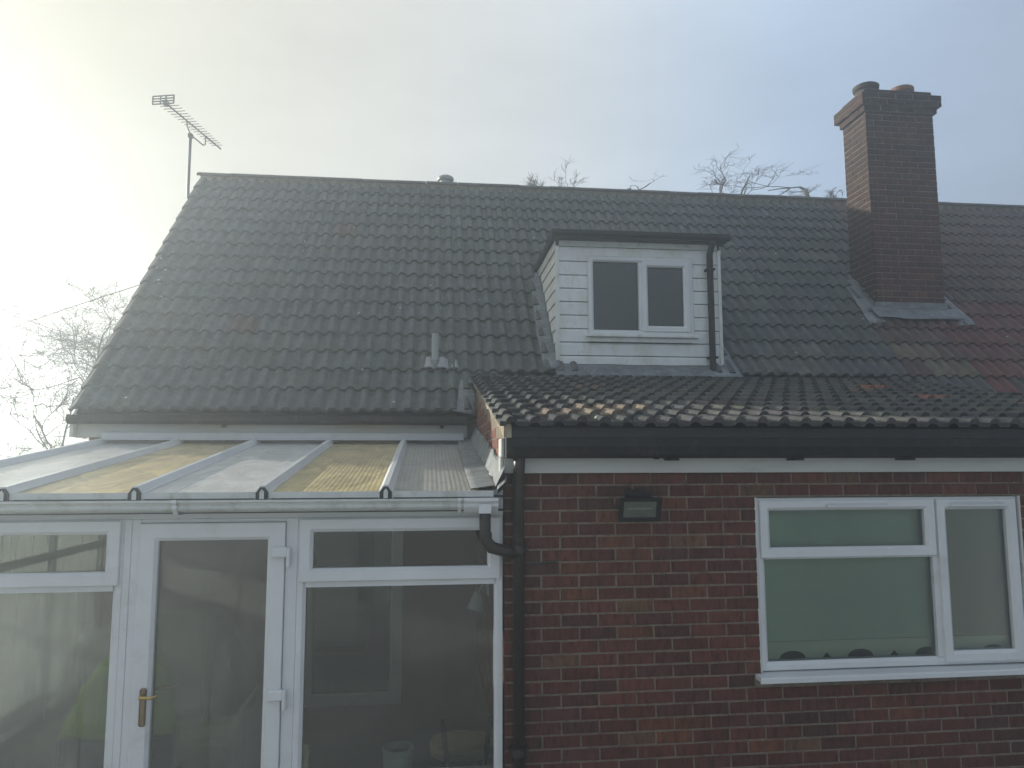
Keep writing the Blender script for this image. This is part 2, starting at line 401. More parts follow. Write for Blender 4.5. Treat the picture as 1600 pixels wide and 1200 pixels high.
# ------------------------------------------------------------ main house
house = thing('house', (-3.2, 7.2, 0), 'chalet bungalow with steep grey brown tiled roof and white dormer', 'house')
wl = MB()
wl.prism([(7.2, 0), (7.2, 2.85), (10.3, 6.2), (13.4, 2.85), (13.4, 0)], -3.12, XP, 'X')
wl.build('wall', 'plaster', house)
dk = MB()
topY, topZ = main_roof(0, 4.86, -.02).yz
dk.prism([(EA.y+.03, EA.z+.0), (topY, topZ), (2*topY-EA.y, EA.z), (2*topY-EA.y, EA.z-.09), (topY, topZ-.12), (EA.y+.11, EA.z-.05)], X0+.04, XP, 'X')
dk.build('roof_deck', 'felt', house)
cands = []; ncands = []
def main_cols():
    for c in range(int(round((XR-X0)/TW))): yield c, X0+c*TW
for c, x in main_cols():
    for r in range(NROW):
        s = r*GA; xc = x+TW/2
        wt = 1
        if .75 < xc < 4.85 and s < .36: continue               # covered by the extension's roof
        if 1.36 < x and x+TW < 3.04 and .55 < s < 2.62: continue  # inside the dormer
        if 5.42 < x and x+TW < 6.22 and 1.85 < s < 2.3: continue  # inside the chimney
        if .5 < xc < 5.0 and s < .1: wt = 0
        if 1.2 < xc < 3.1 and .6 < s < 2.0: wt = .2
        neigh = xc > XP or (xc > 5.75 and r in (1, 2, 3)) and False
        n1 = noise.noise(Vector((xc*.55, s*.8, 3)))
        if not neigh:
            base = (.098, .104, .104) if xc < 4.2 else (.078, .083, .086)
            if n1 > .28: base = (.112, .115, .108)
            if rnd.random() < .006: base = (.10, .075, .065)
            if 5.3 < xc < 6.03 and 1 < r < 6: base = (.105, .074, .068)
            if (5.45 < xc < 6.03 and r == 2) or (5.2 < xc < 5.75 and r == 3): base = (.125, .108, .082)
        else:
            base = (.128, .060, .055) if r < 7 else (.105, .078, .072)
            if n1 > .25: base = (.09, .075, .07)
        mw = Matrix.Translation(main_roof(x, s, .012)+Vector((0, 0, rnd.uniform(-.002, .002)))) @ RM @ Matrix.Rotation(rnd.uniform(-.006, .006), 4, 'Z')
        (ncands if neigh else cands).append((main_tiles[rnd.randrange(4)], mw, shade(base, .91, 1.10), wt))
pieces(house, 'roof_tile', 'outlying_roof_tiling', cands, 300, 'tile_mass')
neighbour = thing('neighbouring_house', (XP, 7.2, 0), 'adjoining house with red brown tiled roof beyond the chimney', 'house')
MB().prism([(7.2, 0), (7.2, 2.85), (10.3, 6.2), (13.4, 2.85), (13.4, 0)], XP+.01, XR-.1, 'X').build('wall', 'plaster', neighbour)
MB().prism([(EA.y+.03, EA.z), (topY, topZ), (2*topY-EA.y, EA.z), (2*topY-EA.y, EA.z-.09), (topY, topZ-.12), (EA.y+.11, EA.z-.05)], XP+.003, XR-.02, 'X').build('roof_deck', 'felt', neighbour)
pieces(neighbour, 'roof_tile', 'outlying_roof_tiling', ncands, 200, 'tile_mass')
# ridge tiles
rp = []
for k in range(9):
    t = -R(62)+R(124)*k/8; rp.append((math.sin(t)*.135, math.cos(t)*.135-.10))
rin = [(a*.87, (b+.10)*.87-.10) for a, b in rp]
vs = []; fs = []
for xx in (0, .442):
    vs += [(xx, a, b) for a, b in rp]+[(xx, a, b) for a, b in rin]
for i in range(8):
    fs += [(i, i+1, 18+i+1, 18+i), (9+i, 27+i, 27+i+1, 9+i+1), (i, 9+i, 9+i+1, i+1), (18+i, 18+i+1, 27+i+1, 27+i)]
ridge_me = raw_mesh('ridge_tile', vs, fs, 'tile')
rz = main_roof(0, 4.83, 0)
k = 0; x = X0-.02
while x < XR:
    o = bpy.data.objects.new('ridge_tile', ridge_me); o.color = (*shade((.085, .08, .078)), 1)
    place(o, house if x < XP-.2 else neighbour, Matrix.Translation((x, rz.y+.0, rz.z+.045+rnd.uniform(-.003, .003))) @ Matrix.Rotation(rnd.uniform(-.006, .006), 4, 'Y'))
    x += .45
MB().box(X0+.05, XR-.1, rz.y-.08, rz.y+.08, rz.z-.1, rz.z+.02).build('ridge_bedding', 'verge_mortar', house)
# eaves of the main house
MB().prism([(6.93, 2.895), (6.93, 2.845), (6.96, 2.815), (7.02, 2.815), (7.05, 2.845), (7.05, 2.895), (7.035, 2.895), (7.035, 2.85), (7.01, 2.83), (6.97, 2.83), (6.945, 2.85), (6.945, 2.895)], X0+.0, .36, 'X').build('gutter', 'gutter_black', house)
MB().box(X0+.03, .36, 7.085, 7.12, 2.70, 2.90).box(X0+.03, .36, 7.12, 7.2, 2.70, 2.72).build('fascia', 'fascia_white', house, bevel=.004)
MB().box(X0+.25, .33, 7.062, 7.0845, 2.69, 2.745).box(X0+.25, .33, 7.03, 7.0845, 2.672, 2.6895).build('cover_trim', 'upvc', house, bevel=.004)
MB().prism([(7.02, 2.70), (7.02, 2.86), (7.32, 3.18), (7.32, 2.70)], X0-.005, X0+.025, 'X').build('eaves_box_end', 'fascia_white', house)
for xx in (-1.9, .1):
    MB().box(xx, xx+.03, 7.03, 7.085, 2.79, 2.83).build('gutter_bracket', 'gutter_black', house)
# vent pipe through the roof
b0 = main_roof(.05, .69, .02)
MB().lathe((b0.x, b0.y, b0.z-.02), [(.036, 0), (.036, .36), (.028, .36), (.028, .3)], 16).build('vent_pipe', 'grey_plastic', house, smooth=False)
cl = tile_meshes(.27, .2, .032, .1, .028, .01, 1, 2, 'pipe_flashing')[0]; cl.materials.clear(); cl.materials.append(MATS['lead_sheet'])
o = bpy.data.objects.new('pipe_flashing', cl); place(o, house, Matrix.Translation(main_roof(b0.x-.135, .60, .036)) @ RM)
o = bpy.data.objects.new('pipe_flashing', cl.copy()); o.data = tile_meshes(.08, .16, .032, .03, .02, .01, 1, 4, 'pipe_flashing')[0]; o.data.materials.clear(); o.data.materials.append(MATS['lead_sheet'])
place(o, house, Matrix.Translation(main_roof(b0.x+.15, .61, .034)) @ RM)
MB().lathe((b0.x, b0.y-.0, b0.z-.06), [(.07, 0), (.05, .08), (.04, .13)], 14).build('pipe_collar', 'lead', house)
# ridge flue terminal
MB().lathe((.197, rz.y+.12, rz.z-.1), [(.085, 0), (.085, .24), (.118, .25), (.125, .275), (.115, .30), (.07, .325), (.0, .33)], 18).build('flue_terminal', 'grey_plastic', house, smooth=False)
# lead where the two roofs meet
def lead_strip(name, pts, wv, parent, mat='lead', amp=.008, thick=.006):
    """crinkled strip along pts, width vector(s) wv"""
    m = MB(); rows = []; n = 5
    P = []
    for i in range(len(pts)-1):
        for k in range(6):
            t = k/6; P.append((pts[i].lerp(pts[i+1], t), wv[i].lerp(wv[i+1], t)))
    P.append((pts[-1], wv[-1]))
    vs = []
    for q, wd in P:
        for j in range(n):
            nn = noise.noise_vector(q*7+wd*j)*amp; vs.append(q+wd*(j/(n-1))+nn)
    m2 = len(vs); vs += [v-Vector((0, -thick*.6, thick)) for v in vs]
    fs = []
    for i in range(len(P)-1):
        for j in range(n-1):
            a = i*n+j; fs.append((a, a+1, a+n+1, a+n)); fs.append((m2+a, m2+a+n, m2+a+n+1, m2+a+1))
    L = len(P)
    for i in range(L-1): fs += [(i*n, (i+1)*n, m2+(i+1)*n, m2+i*n), (i*n+n-1, m2+i*n+n-1, m2+(i+1)*n+n-1, (i+1)*n+n-1)]
    m.add(vs, fs); return m.build(name, mat, parent, smooth=True)
lead_strip('valley_lead', [main_roof(.22, -.02, .06), main_roof(.27, .2, .06), main_roof(.30, .44, .055)], [Vector((.21, -.02, -.04)), Vector((.18, 0, .0)), Vector((.10, 0, 0))], house, amp=.02)

# ------------------------------------------------------------ chimney (part of the house)
CX0, CX1, CY0, CY1 = 5.37, 6.275, 8.226, 8.73
chim = MB().box(CX0+.006, CX1-.006, CY0+.006, CY1-.006, 3.9, 7.0).build('chimney', 'chimney_mortar', house)
def brick_meshes(L, H, D, count, seed):
    r = random.Random(seed); out = []
    for _ in range(count):
        j = lambda a=.0022: r.uniform(-a, a)
        c = .004
        vs = []
        for (x, z) in ((0, 0), (L, 0), (L, H), (0, H)): vs.append((x+j(), D, z+j()))
        for (x, z) in ((0, 0), (L, 0), (L, H), (0, H)): vs.append((x+j(), c, z+j()))
        for (x, z) in ((c, c), (L-c, c), (L-c, H-c), (c, H-c)): vs.append((x+j(.001), j(.0008), z+j(.001)))
        fs = [(8, 9, 10, 11)]
        for i in range(4):
            k = (i+1) % 4; fs += [(4+i, 4+k, 8+k, 8+i), (i, k, 4+k, 4+i)]
        out.append(raw_mesh('brick', vs, fs, 'brick'))
    return out
BR = {}
def brick_of(L, H=.065, D=.03):
    key = (round(L, 3), round(H, 3))
    if key not in BR: BR[key] = brick_meshes(key[0], key[1], D, 4, hash(key) % 999)
    return BR[key][rnd.randrange(4)]
ROTL = Matrix(((0, 1, 0), (-1, 0, 0), (0, 0, 1))).to_4x4()      # face -X: local x -> -Y
ROTR = Matrix(((0, -1, 0), (1, 0, 0), (0, 0, 1))).to_4x4()      # face +X: local x -> +Y
BCOL = [((.135, .047, .036), 5), ((.15, .053, .038), 3), ((.115, .045, .038), 3), ((.175, .066, .040), 1.6), ((.105, .046, .041), .8), ((.16, .085, .052), .5)]
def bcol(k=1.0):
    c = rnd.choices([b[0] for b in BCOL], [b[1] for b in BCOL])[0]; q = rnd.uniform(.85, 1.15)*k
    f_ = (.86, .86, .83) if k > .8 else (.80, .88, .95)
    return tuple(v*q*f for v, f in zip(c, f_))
cb = []
def course(face, z, a0, a1, fixed, odd, out, k=1, L=.2155, pitch=.2255, H=.065, keep=None):
    """lay one course along a0..a1; face 'F' (toward -Y at y=fixed), 'L' (toward -X) or 'R'"""
    p = a0-(pitch/2 if odd else 0)
    while p < a1-.02:
        s0, s1 = max(p, a0), min(p+L, a1)
        if s1-s0 > .04:
            if keep is None:
                segs = [(s0, s1)]
            else: segs = keep(s0, s1, z)
            for u0, u1 in segs:
                if u1-u0 < .03: continue
                pr = rnd.uniform(-.0015, .0015)
                if face == 'F': mw = Matrix.Translation((u0, fixed+pr, z))
                elif face == 'L': mw = Matrix.Translation((fixed+pr, u1, z)) @ ROTL
                else: mw = Matrix.Translation((fixed-pr, u0, z)) @ ROTR
                out.append((brick_of(u1-u0, H), mw, bcol(k), 1))
        p += pitch
z = 4.02; i = 0
while z < 6.80:
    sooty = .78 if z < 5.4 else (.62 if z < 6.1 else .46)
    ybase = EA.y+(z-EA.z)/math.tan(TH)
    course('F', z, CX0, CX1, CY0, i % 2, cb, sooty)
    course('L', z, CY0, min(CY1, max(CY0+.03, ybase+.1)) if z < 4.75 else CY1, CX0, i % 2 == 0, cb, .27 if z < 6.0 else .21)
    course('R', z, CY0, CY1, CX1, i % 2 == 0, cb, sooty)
    z += .075; i += 1
# corbel courses
for (dz, out_, k) in ((6.825, .035, .32), (6.90, .075, .28), (6.975, .075, .28), (7.05, .0, .28)):
    MB().box(CX0-out_+.006, CX1+out_-.006, CY0-out_+.006, CY1+out_-.006, dz-.004, dz+.069).build('corbel_course', 'chimney_mortar', chim)
    course('F', dz, CX0-out_, CX1+out_, CY0-out_, i % 2, cb, k)
    course('L', dz, CY0-out_, CY1+out_, CX0-out_, i % 2 == 0, cb, k)
    course('R', dz, CY0-out_, CY1+out_, CX1+out_, i % 2 == 0, cb, k); i += 1
pieces(chim, 'brick', 'outlying_brickwork', [(a, b, c, 1) for a, b, c, d in cb], 300, 'brick_mass')
MB().box(CX0-.0, CX1+.0, CY0-.0, CY1+.0, 7.1, 7.125).build('flaunching', 'sooty_clay', chim, bevel=.01)
MB().lathe((5.56, 8.48, 7.11), [(.15, 0), (.135, .05), (.13, .10), (.155, .12), (.16, .165), (.14, .18), (.11, .18), (.1, .1)], 22).build('chimney_pot', 'sooty_clay', chim, smooth=False)
MB().lathe((6.05, 8.48, 7.11), [(.14, 0), (.13, .05), (.125, .09), (.148, .11), (.15, .155), (.135, .17), (.105, .17), (.1, .1)], 22).build('chimney_pot', 'terracotta', chim, smooth=False)
# chimney flashing
ba = main_roof(0, 1.80, 0)
lead_strip('front_apron_flashing', [Vector((5.27, CY0-.02, ba.z+.11)), Vector((5.8, CY0-.022, ba.z+.1)), Vector((6.38, CY0-.02, ba.z+.1))],
           [Vector((0, -.17, -.165))]*3, chim, amp=.012)
MB().box(CX0-.02, CX1+.02, CY0-.016, CY0-.004, ba.z+.04, ba.z+.17).build('apron_upstand', 'lead', chim)
for k in range(5):   # stepped side soakers
    s = 1.72+k*.14; p = main_roof(0, s, .03)
    MB().prism([(p.y, p.z-.02), (p.y+.22, p.z+.20), (p.y+.22, p.z+.27), (p.y, p.z+.12)], CX0-.012, CX0-.003, 'X').build('step_flashing', 'lead', chim)
lead_strip('side_flashing', [main_roof(5.14, 1.55, .06), main_roof(5.2, 2.1, .055), main_roof(5.24, 2.5, .05)], [Vector((.22, 0, .03)), Vector((.17, 0, .05)), Vector((.14, 0, .03))], chim, amp=.012)
lead_strip('side_flashing', [main_roof(6.28, 1.55, .06), main_roof(6.28, 2.1, .055), main_roof(6.28, 2.5, .05)], [Vector((.22, 0, .02)), Vector((.17, 0, .02)), Vector((.14, 0, .02))], chim, amp=.012)

# ------------------------------------------------------------ dormer (part of the house)
DY, DX0, DX1, DZ0, DZT = 7.47, 1.306, 3.10, 3.44, 4.80
dorm = MB()
yb = lambda z: EA.y+(z-EA.z)/math.tan(TH)
dorm.prism([(DY+.03, DZ0-.1), (DY+.03, DZT), (yb(DZT)+.2, DZT), (yb(DZT)+.2, DZT-.1), (yb(DZ0)+.12, DZ0-.1)], DX0+.012, DX1-.012, 'X')
dorm = dorm.build('dormer', 'dark_glassless', house)
wx0, wx1, wz0, wz1 = 1.655, 2.778, 3.80, 4.63
# cladding courses on the face
bz = [3.443, 3.573, 3.714, 3.857, 4.001, 4.145, 4.288, 4.431, 4.58, 4.74]
def clad_prof(z0, z1, y):
    return [(y+.012, z0+.003), (y, z0+.005), (y+.002, z1-.022), (y+.010, z1-.006), (y+.012, z1-.003), (y+.03, z1-.003), (y+.03, z0+.003)]
for a, b in zip(bz[:-1], bz[1:]):
    spans = [(DX0+.035, DX1-.03)]
    if b > wz0-.06: spans = [(DX0+.035, wx0-.003), (wx1+.003, DX1-.03)]
    if a < wz0 < b: spans = [(DX0+.035, wx0-.003), (wx1+.003, DX1-.03)]
    if a > wz1-.08: spans = [(DX0+.035, DX1-.03)]
    for u0, u1 in spans: MB().prism(clad_prof(a, b, DY), u0, u1, 'X').build('cladding_board', 'cladding', dorm)
    # cheek boards (left and right)
    for xs, sg in ((DX0, 1), (DX1, -1)):
        poly = [(DY+.032, a+.003), (max(DY+.04, yb(a)-.02), a+.003), (max(DY+.05, yb(b)-.02), b-.006), (DY+.032, b-.006)]
        x_in, x_out = xs+sg*.014, xs
        mb = MB(); n4 = [(x_out, *poly[0]), (x_out, *poly[1]), (x_out+sg*.009, *poly[2]), (x_out+sg*.009, *poly[3]), (x_in, *poly[0]), (x_in, *poly[1]), (x_in, *poly[2]), (x_in, *poly[3])]
        mb.add(n4, [(0, 1, 2, 3), (4, 7, 6, 5), (0, 4, 5, 1), (1, 5, 6, 2), (2, 6, 7, 3), (3, 7, 4, 0)])
        mb.build('cladding_board', 'cladding', dorm)
MB().box(DX0-.006, DX0+.034, DY-.008, DY+.03, DZ0, 4.74).build('corner_trim', 'cladding', dorm)
MB().box(DX1-.029, DX1+.006, DY-.008, DY+.03, DZ0, 4.74).build('corner_trim', 'cladding', dorm)
for xs in (DX0-.012, DX1+.002):
    MB().prism([(DY-.0, 4.70), (DY-.0, 4.79), (yb(4.79), 4.79), (yb(4.70), 4.70)], xs, xs+.012, 'X').build('verge_board', 'upvc_grubby', dorm)
MB().box(DX0+.035, DX1-.03, DY-.004, DY+.03, 4.742, 4.80).build('head_board', 'upvc_grubby', dorm)
MB().prism([(DY-.10, 4.805), (DY-.10, 4.865), (yb(4.88)+.05, 4.88), (yb(4.86)+.05, 4.80)], DX0-.045, DX1+.045, 'X').build('flat_roof', 'felt', dorm)
MB().prism([(DY-.165, 4.872), (DY-.165, 4.835), (DY-.145, 4.806), (DY-.115, 4.806), (DY-.102, 4.835), (DY-.102, 4.876)], DX0-.04, DX1+.06, 'X').build('gutter', 'gutter_black', dorm)
MB().box(DX0-.05, DX0-.046, DY-.1, DY+.35, 4.8, 4.9).build('edge_trim', 'gutter_black', dorm)
# window
PF = lambda wd, yf, yb_: [(0, yb_), (0, yf+.004), (.004, yf), (wd-.018, yf), (wd, yf+.016), (wd, yb_)]
wf = MB().loop(wx0, wx1, wz0, wz1, PF(.048, DY-.018, DY+.04)).box(2.19, 2.232, DY-.016, DY+.04, wz0+.048, wz1-.048).build('window_frame', 'upvc', dorm)
MB().loop(2.226, 2.742, wz0+.034, wz1-.036, PF(.062, DY-.034, DY+.02)).build('sash', 'upvc', dorm)
MB().box(wx0+.045, 2.195, DY+.022, DY+.028, wz0+.045, wz1-.045).build('pane', 'glass', dorm)
MB().box(2.285, 2.684, DY+.004, DY+.010, wz0+.09, wz1-.09).build('pane', 'glass', dorm)
MB().box(wx0-.04, wx1+.045, DY-.07, DY+.02, 3.765, 3.797).build('window_sill', 'cladding', dorm, bevel=.005)
MB().box(wx0-.04, wx1+.045, DY-.03, DY-.001, 3.72, 3.764).build('sill_apron', 'cladding', dorm)
MB().box(wx0-.014, wx0-.0, DY-.012, DY-.002, wz0, wz1).box(wx1, wx1+.014, DY-.012, DY-.002, wz0, wz1).box(wx0-.014, wx1+.014, DY-.012, DY-.002, wz1, wz1+.014).build('window_trim', 'upvc_grubby', dorm)
MB().tube([(2.968, DY-.13, 4.80), (2.968, DY-.13, 4.76), (2.965, DY-.06, 4.68), (2.965, DY-.06, 3.36), (2.965, DY-.10, 3.31)], .034, 12).build('downpipe', 'gutter_black', dorm, smooth=True)
for zz in (4.5, 3.55): MB().box(2.92, 3.01, DY-.096, DY-.0, zz, zz+.022).build('pipe_bracket', 'gutter_black', dorm)
lead_strip('apron_flashing', [Vector((DX0-.03, DY-.012, 3.485)), Vector((2.2, DY-.014, 3.48)), Vector((DX1+.02, DY-.012, 3.485))], [Vector((0, -.17, -.15))]*3, dorm, amp=.006)
lead_strip('cheek_flashing', [main_roof(DX0-.14, .62, .062), main_roof(DX0-.16, 1.2, .06), main_roof(DX0-.14, 1.9, .06), main_roof(DX0-.10, 2.45, .055)],
           [Vector((.17, 0, .03)), Vector((.17, 0, .03)), Vector((.15, 0, .03)), Vector((.10, 0, .03))], dorm, amp=.008)
lead_strip('cheek_flashing', [main_roof(DX1, .5, .07), main_roof(DX1, .9, .06), main_roof(DX1, 1.6, .05)], [Vector((.17, 0, -.02)), Vector((.13, 0, -.01)), Vector((.07, 0, 0))], dorm, amp=.012)

# ------------------------------------------------------------ brick extension
EXL, EXR, EYF = .446, 5.0, 4.40
ext = thing('brick_extension', (EXL, EYF, 0), 'flat fronted red brick extension under a shallow dark tiled roof', 'building')
OX0, OX1, OZ0, OZ1 = 2.004, 3.778, 1.19, 2.243
wall = MB()
m = .004
wall.box(EXL+m, OX0, EYF+m, EYF+.26, 0, 2.40).box(OX1, EXR, EYF+m, EYF+.26, 0, 2.40).box(OX0, OX1, EYF+m, EYF+.26, 0, OZ0-.04).box(OX0, OX1, EYF+m, EYF+.26, OZ1, 2.40)
yz = lambda s, h=0: (EE+SE*s+NE*h)[1:]
wall.prism([(EYF+.26, 0), (EYF+.26, 2.40), (EYF+m, 2.40), (EYF+m, 2.655), (EE.y+SE.y*3.0, 2.62+SE.z*3.0), (7.18, 0)], EXL+m, EXL+.2, 'X')
wall.box(EXR-.2, EXR, EYF+.26, 7.18, 0, 2.6)
wall.build('wall', 'mortar', ext)
MB().box(EXL+.2, EXR-.2, 5.6, 5.62, .02, 2.6).build('inner_partition', 'room_dark', ext)
MB().box(EXL+.2, EXR-.2, EYF+.26, 5.6, 2.41, 2.43).build('ceiling', 'room_dark', ext)
MB().box(EXL+.2, EXR-.2, EYF+.26, 5.6, .01, .03).build('floor', 'room_dark', ext)
bc = []
def keep_front(s0, s1, z):
    if z+.065 > OZ0-.035 and z < OZ1+.001:
        segs = []
        lo, hi = OX0-.002, OX1+.002
        if z < OZ0-.01 and z+.065 > OZ0-.035: lo, hi = OX0-.045, OX1+.075
        if s0 < lo: segs.append((s0, min(s1, lo)))
        if s1 > hi: segs.append((max(s0, hi), s1))
        return segs
    return [(s0, s1)]
z = 2.328; i = 0
while z > 0:
    course('F', z, EXL, EXR, EYF, i % 2, bc, 1.0, keep=keep_front)
    z -= .0756; i += 1
def keep_side(s0, s1, z):
    lim = EYF+max(0, (z+.068-2.57)/math.tan(AE))      # under the verge
    return [(max(s0, lim), s1)] if s1 > lim else []
z = .06+.0756*39; i = 0
while z > .6:
    course('L', z, EYF+.01, 7.1, EXL, i % 2, bc, 1.35, keep=keep_side)
    z -= .0756; i += 1
pieces(ext, 'brick', 'outlying_brickwork', bc, 300, 'brick_mass')
# roof
dk = MB().prism([yz(.03, -.002), yz(3.2, -.002), yz(3.2, -.07), yz(.03, -.04)], .44, 5.03, 'X').build('roof_deck', 'felt', ext)
ec = []
for c in range(17):
    for r in range(12):
        x = .40+c*TWE; s = r*GE
        n1 = noise.noise(Vector((x*.7, s*.9, 9)))
        base = (.050, .052, .055)
        if n1 > .2: base = (.060, .060, .060)
        if (r == 1 and c in (1, 2)) or (r == 2 and c in (2, 3)): base = (.20, .155, .115)
        elif rnd.random() < .01: base = (.11, .075, .06)
        if c == 13 and r in (8, 5) or (c == 15 and r == 3): base = (.2, .08, .055)
        mw = Matrix.Translation(Vector((x, 0, 0))+EE+SE*s+NE*.012+Vector((0, 0, rnd.uniform(-.003, .003)))) @ RE @ Matrix.Rotation(rnd.uniform(-.008, .008), 4, 'Z') @ Matrix.Rotation(rnd.uniform(-.006, .006), 4, 'Y')
        ec.append((ext_tiles[rnd.randrange(4)], mw, shade(base, .82, 1.2), 1))
pieces(ext, 'roof_tile', 'outlying_roof_tiling', ec, 290, 'tile_mass')
lead_strip('abutment_lead', [main_roof(.36, .50, .05), main_roof(1.3, .52, .05)], [Vector((0, -.10, -.07))]*2, ext, amp=.008)
# verge bedding
vb = MB(); npt = 40; vs = []; fs = []
for k in range(npt+1):
    s = .02+3.1*k/npt; a = Vector((0, 0, 0))+EE+SE*s
    d = rnd.uniform(.035, .06)
    for (dx, dz) in ((.425, .02), (.425+rnd.uniform(-.006, .004), -d), (.47, -d), (.47, .02)): vs.append((dx, a.y, a.z+dz))
for k in range(npt):
    for j in range(4): fs.append((k*4+j, k*4+(j+1) % 4, k*4+4+(j+1) % 4, k*4+4+j))
fs += [(0, 1, 2, 3)]; vb.add(vs, fs); vb.build('verge_bedding', 'verge_mortar', ext)
# fascia, soffit, gutter
MB().box(EXL-.004, EXR+.01, EYF-.032, EYF-.004, 2.395, 2.60).build('fascia', 'fascia_white', ext, bevel=.003)
MB().box(EXL-.03, EXL-.005, EYF-.10, EYF+.05, 2.49, 2.60).box(EXL-.03, EXL-.005, EYF-.03, EYF+.04, 2.40, 2.4895).build('box_end', 'fascia_white', ext, bevel=.006)
gp = [(EYF-.175, 2.60), (EYF-.178, 2.55), (EYF-.155, 2.50), (EYF-.115, 2.482), (EYF-.07, 2.49), (EYF-.045, 2.52), (EYF-.04, 2.60), (EYF-.05, 2.60), (EYF-.06, 2.53), (EYF-.115, 2.50), (EYF-.16, 2.55), (EYF-.163, 2.60)]
MB().prism(gp, .445, EXR+.05, 'X').build('gutter', 'gutter_black', ext)
MB().box(.44, .4445, EYF-.18, EYF-.04, 2.483, 2.602).build('gutter_end', 'gutter_black', ext)
MB().box(EXL, EXR, EYF-.17, EYF-.033, 2.603, 2.64).build('tilting_board', 'felt', ext)
for xx in (1.42, 2.2, 2.92):
    MB().box(xx, xx+.055, EYF-.15, EYF-.033, 2.468, 2.4815).build('gutter_bracket', 'gutter_black', ext)
for xx in (1.33, 1.39): MB().prism([(a-.006, b) if a < EYF-.1 else (a, b) for a, b in [(EYF-.175, 2.6), (EYF-.178, 2.55), (EYF-.155, 2.496), (EYF-.115, 2.476), (EYF-.07, 2.486), (EYF-.045, 2.52), (EYF-.042, 2.6)]], xx, xx+.03, 'X').build('gutter_union', 'gutter_black', ext)
# downpipe
MB().tube([(.523, EYF-.11, 2.49), (.523, EYF-.11, 2.44), (.523, EYF-.055, 2.36), (.523, EYF-.055, .1)], .034, 16).build('downpipe', 'pipe_brown', ext, smooth=True)
for zz in (1.93, .80):
    MB().lathe((.523, EYF-.055, zz), [(.035, 0), (.042, .004), (.042, .05), (.035, .054)], 16).build('pipe_socket', 'pipe_brown', ext)
    MB().box(.465, .581, EYF-.04, EYF-.0, zz+.012, zz+.04).build('pipe_bracket', 'pipe_brown', ext)
MB().tube([(.56, EYF-.012, 1.862), (.68, EYF-.012, 1.868), (.76, EYF-.012, 1.876)], .007, 6).build('wall_cable', 'cable', ext)
# window
WY = EYF+.018
win = MB().loop(2.012, 3.77, 1.20, 2.238, PF(.05, WY, WY+.07)).box(3.17, 3.215, WY+.002, WY+.068, 1.25, 2.188).box(2.06, 3.172, WY+.003, WY+.066, 1.862, 1.905).build('window', 'upvc', ext)
MB().loop(2.032, 3.187, 1.872, 2.222, PF(.062, WY-.020, WY+.05)).build('sash', 'upvc', win)
MB().loop(3.205, 3.752, 1.218, 2.222, PF(.066, WY-.020, WY+.05)).build('sash', 'upvc', win)
MB().box(2.09, 3.13, WY+.02, WY+.026, 1.93, 2.165).build('pane', 'glass', win)
MB().box(3.265, 3.692, WY+.02, WY+.026, 1.28, 2.16).build('pane', 'glass', win)
MB().box(2.058, 3.175, WY+.028, WY+.034, 1.245, 1.868).build('pane', 'glass', win)
MB().prism([(WY-.045, 2.178), (WY-.045, 2.186), (WY-.03, 2.20), (WY-.021, 2.20), (WY-.021, 2.178)], 2.46, 2.86, 'X').build('trickle_vent', 'upvc', win)
MB().prism([(WY-.045, 2.178), (WY-.045, 2.186), (WY-.03, 2.20), (WY-.021, 2.20), (WY-.021, 2.178)], 3.29, 3.66, 'X').build('trickle_vent', 'upvc', win)
MB().prism([(EYF-.075, 1.152), (EYF-.075, 1.178), (EYF-.068, 1.185), (WY+.07, 1.197), (WY+.07, 1.165), (EYF-.055, 1.160), (EYF-.055, 1.152)], 1.966, 3.86, 'X').build('window_sill', 'upvc', win)
MB().box(1.997, 2.0115, EYF-.0, WY+.03, 1.197, 2.24).build('mastic_seal', 'fascia_white', win)
MB().box(3.7705, 3.784, EYF-.0, WY+.03, 1.197, 2.24).build('mastic_seal', 'fascia_white', win)

# blinds inside the window
def blind(x0, x1, z0, z1, y, mat, label, scal):
    t = thing('roller_blind', ((x0+x1)/2, y, z1), label, 'blind', 'roller blinds in the extension window')
    n = 60; m_ = MB(); vs = []; fs = []
    for k in range(n+1):
        x = x0+(x1-x0)*k/n; yy = y+.004*math.sin(x*7)+.003*math.sin(x*17)
        vs += [(x, yy, z1), (x, yy, z0)]
    for k in range(n): fs.append((2*k, 2*k+1, 2*k+3, 2*k+2))
    k0 = len(vs); vs += [(a, b+.003, c) for a, b, c in vs]; fs += [tuple(k0+i for i in f[::-1]) for f in fs]
    m_.add(vs, fs); m_.build('blind_fabric', mat, t, smooth=True)
    MB().box(x0, x1, y-.008, y+.010, z0-.022, z0-.002).build('hem_bar', 'hem_green', t)
    vs = []; fs = []; nn = 160
    for k in range(nn+1):
        x = x0+(x1-x0)*k/nn; ph = ((x-2.255) % .45)
        d = min(ph, .45-ph); zb = z0-.105
        if d < .085: zb += .045*math.sqrt(max(0, 1-(d/.085)**2))
        e = abs(ph-.225)
        if e < .028: zb += .032*(1-e/.028)
        vs += [(x, y, z0-.022), (x, y, zb)]
    for k in range(nn): fs.append((2*k, 2*k+1, 2*k+3, 2*k+2))
    k0 = len(vs); vs += [(a, b+.004, c) for a, b, c in vs]; fs += [tuple(k0+i for i in f[::-1]) for f in fs]
    m_ = MB().add(vs, fs); m_.build('scalloped_hem', 'hem_green' if scal else mat, t)
blind(2.03, 3.19, 1.352, 2.20, WY+.085, 'blind_green', 'wide sage green roller blind with scalloped hem, behind the two left panes', True)
blind(3.22, 3.755, 1.352, 2.20, WY+.086, 'blind_taupe', 'narrow grey brown roller blind drawn down behind the tall casement pane', True)

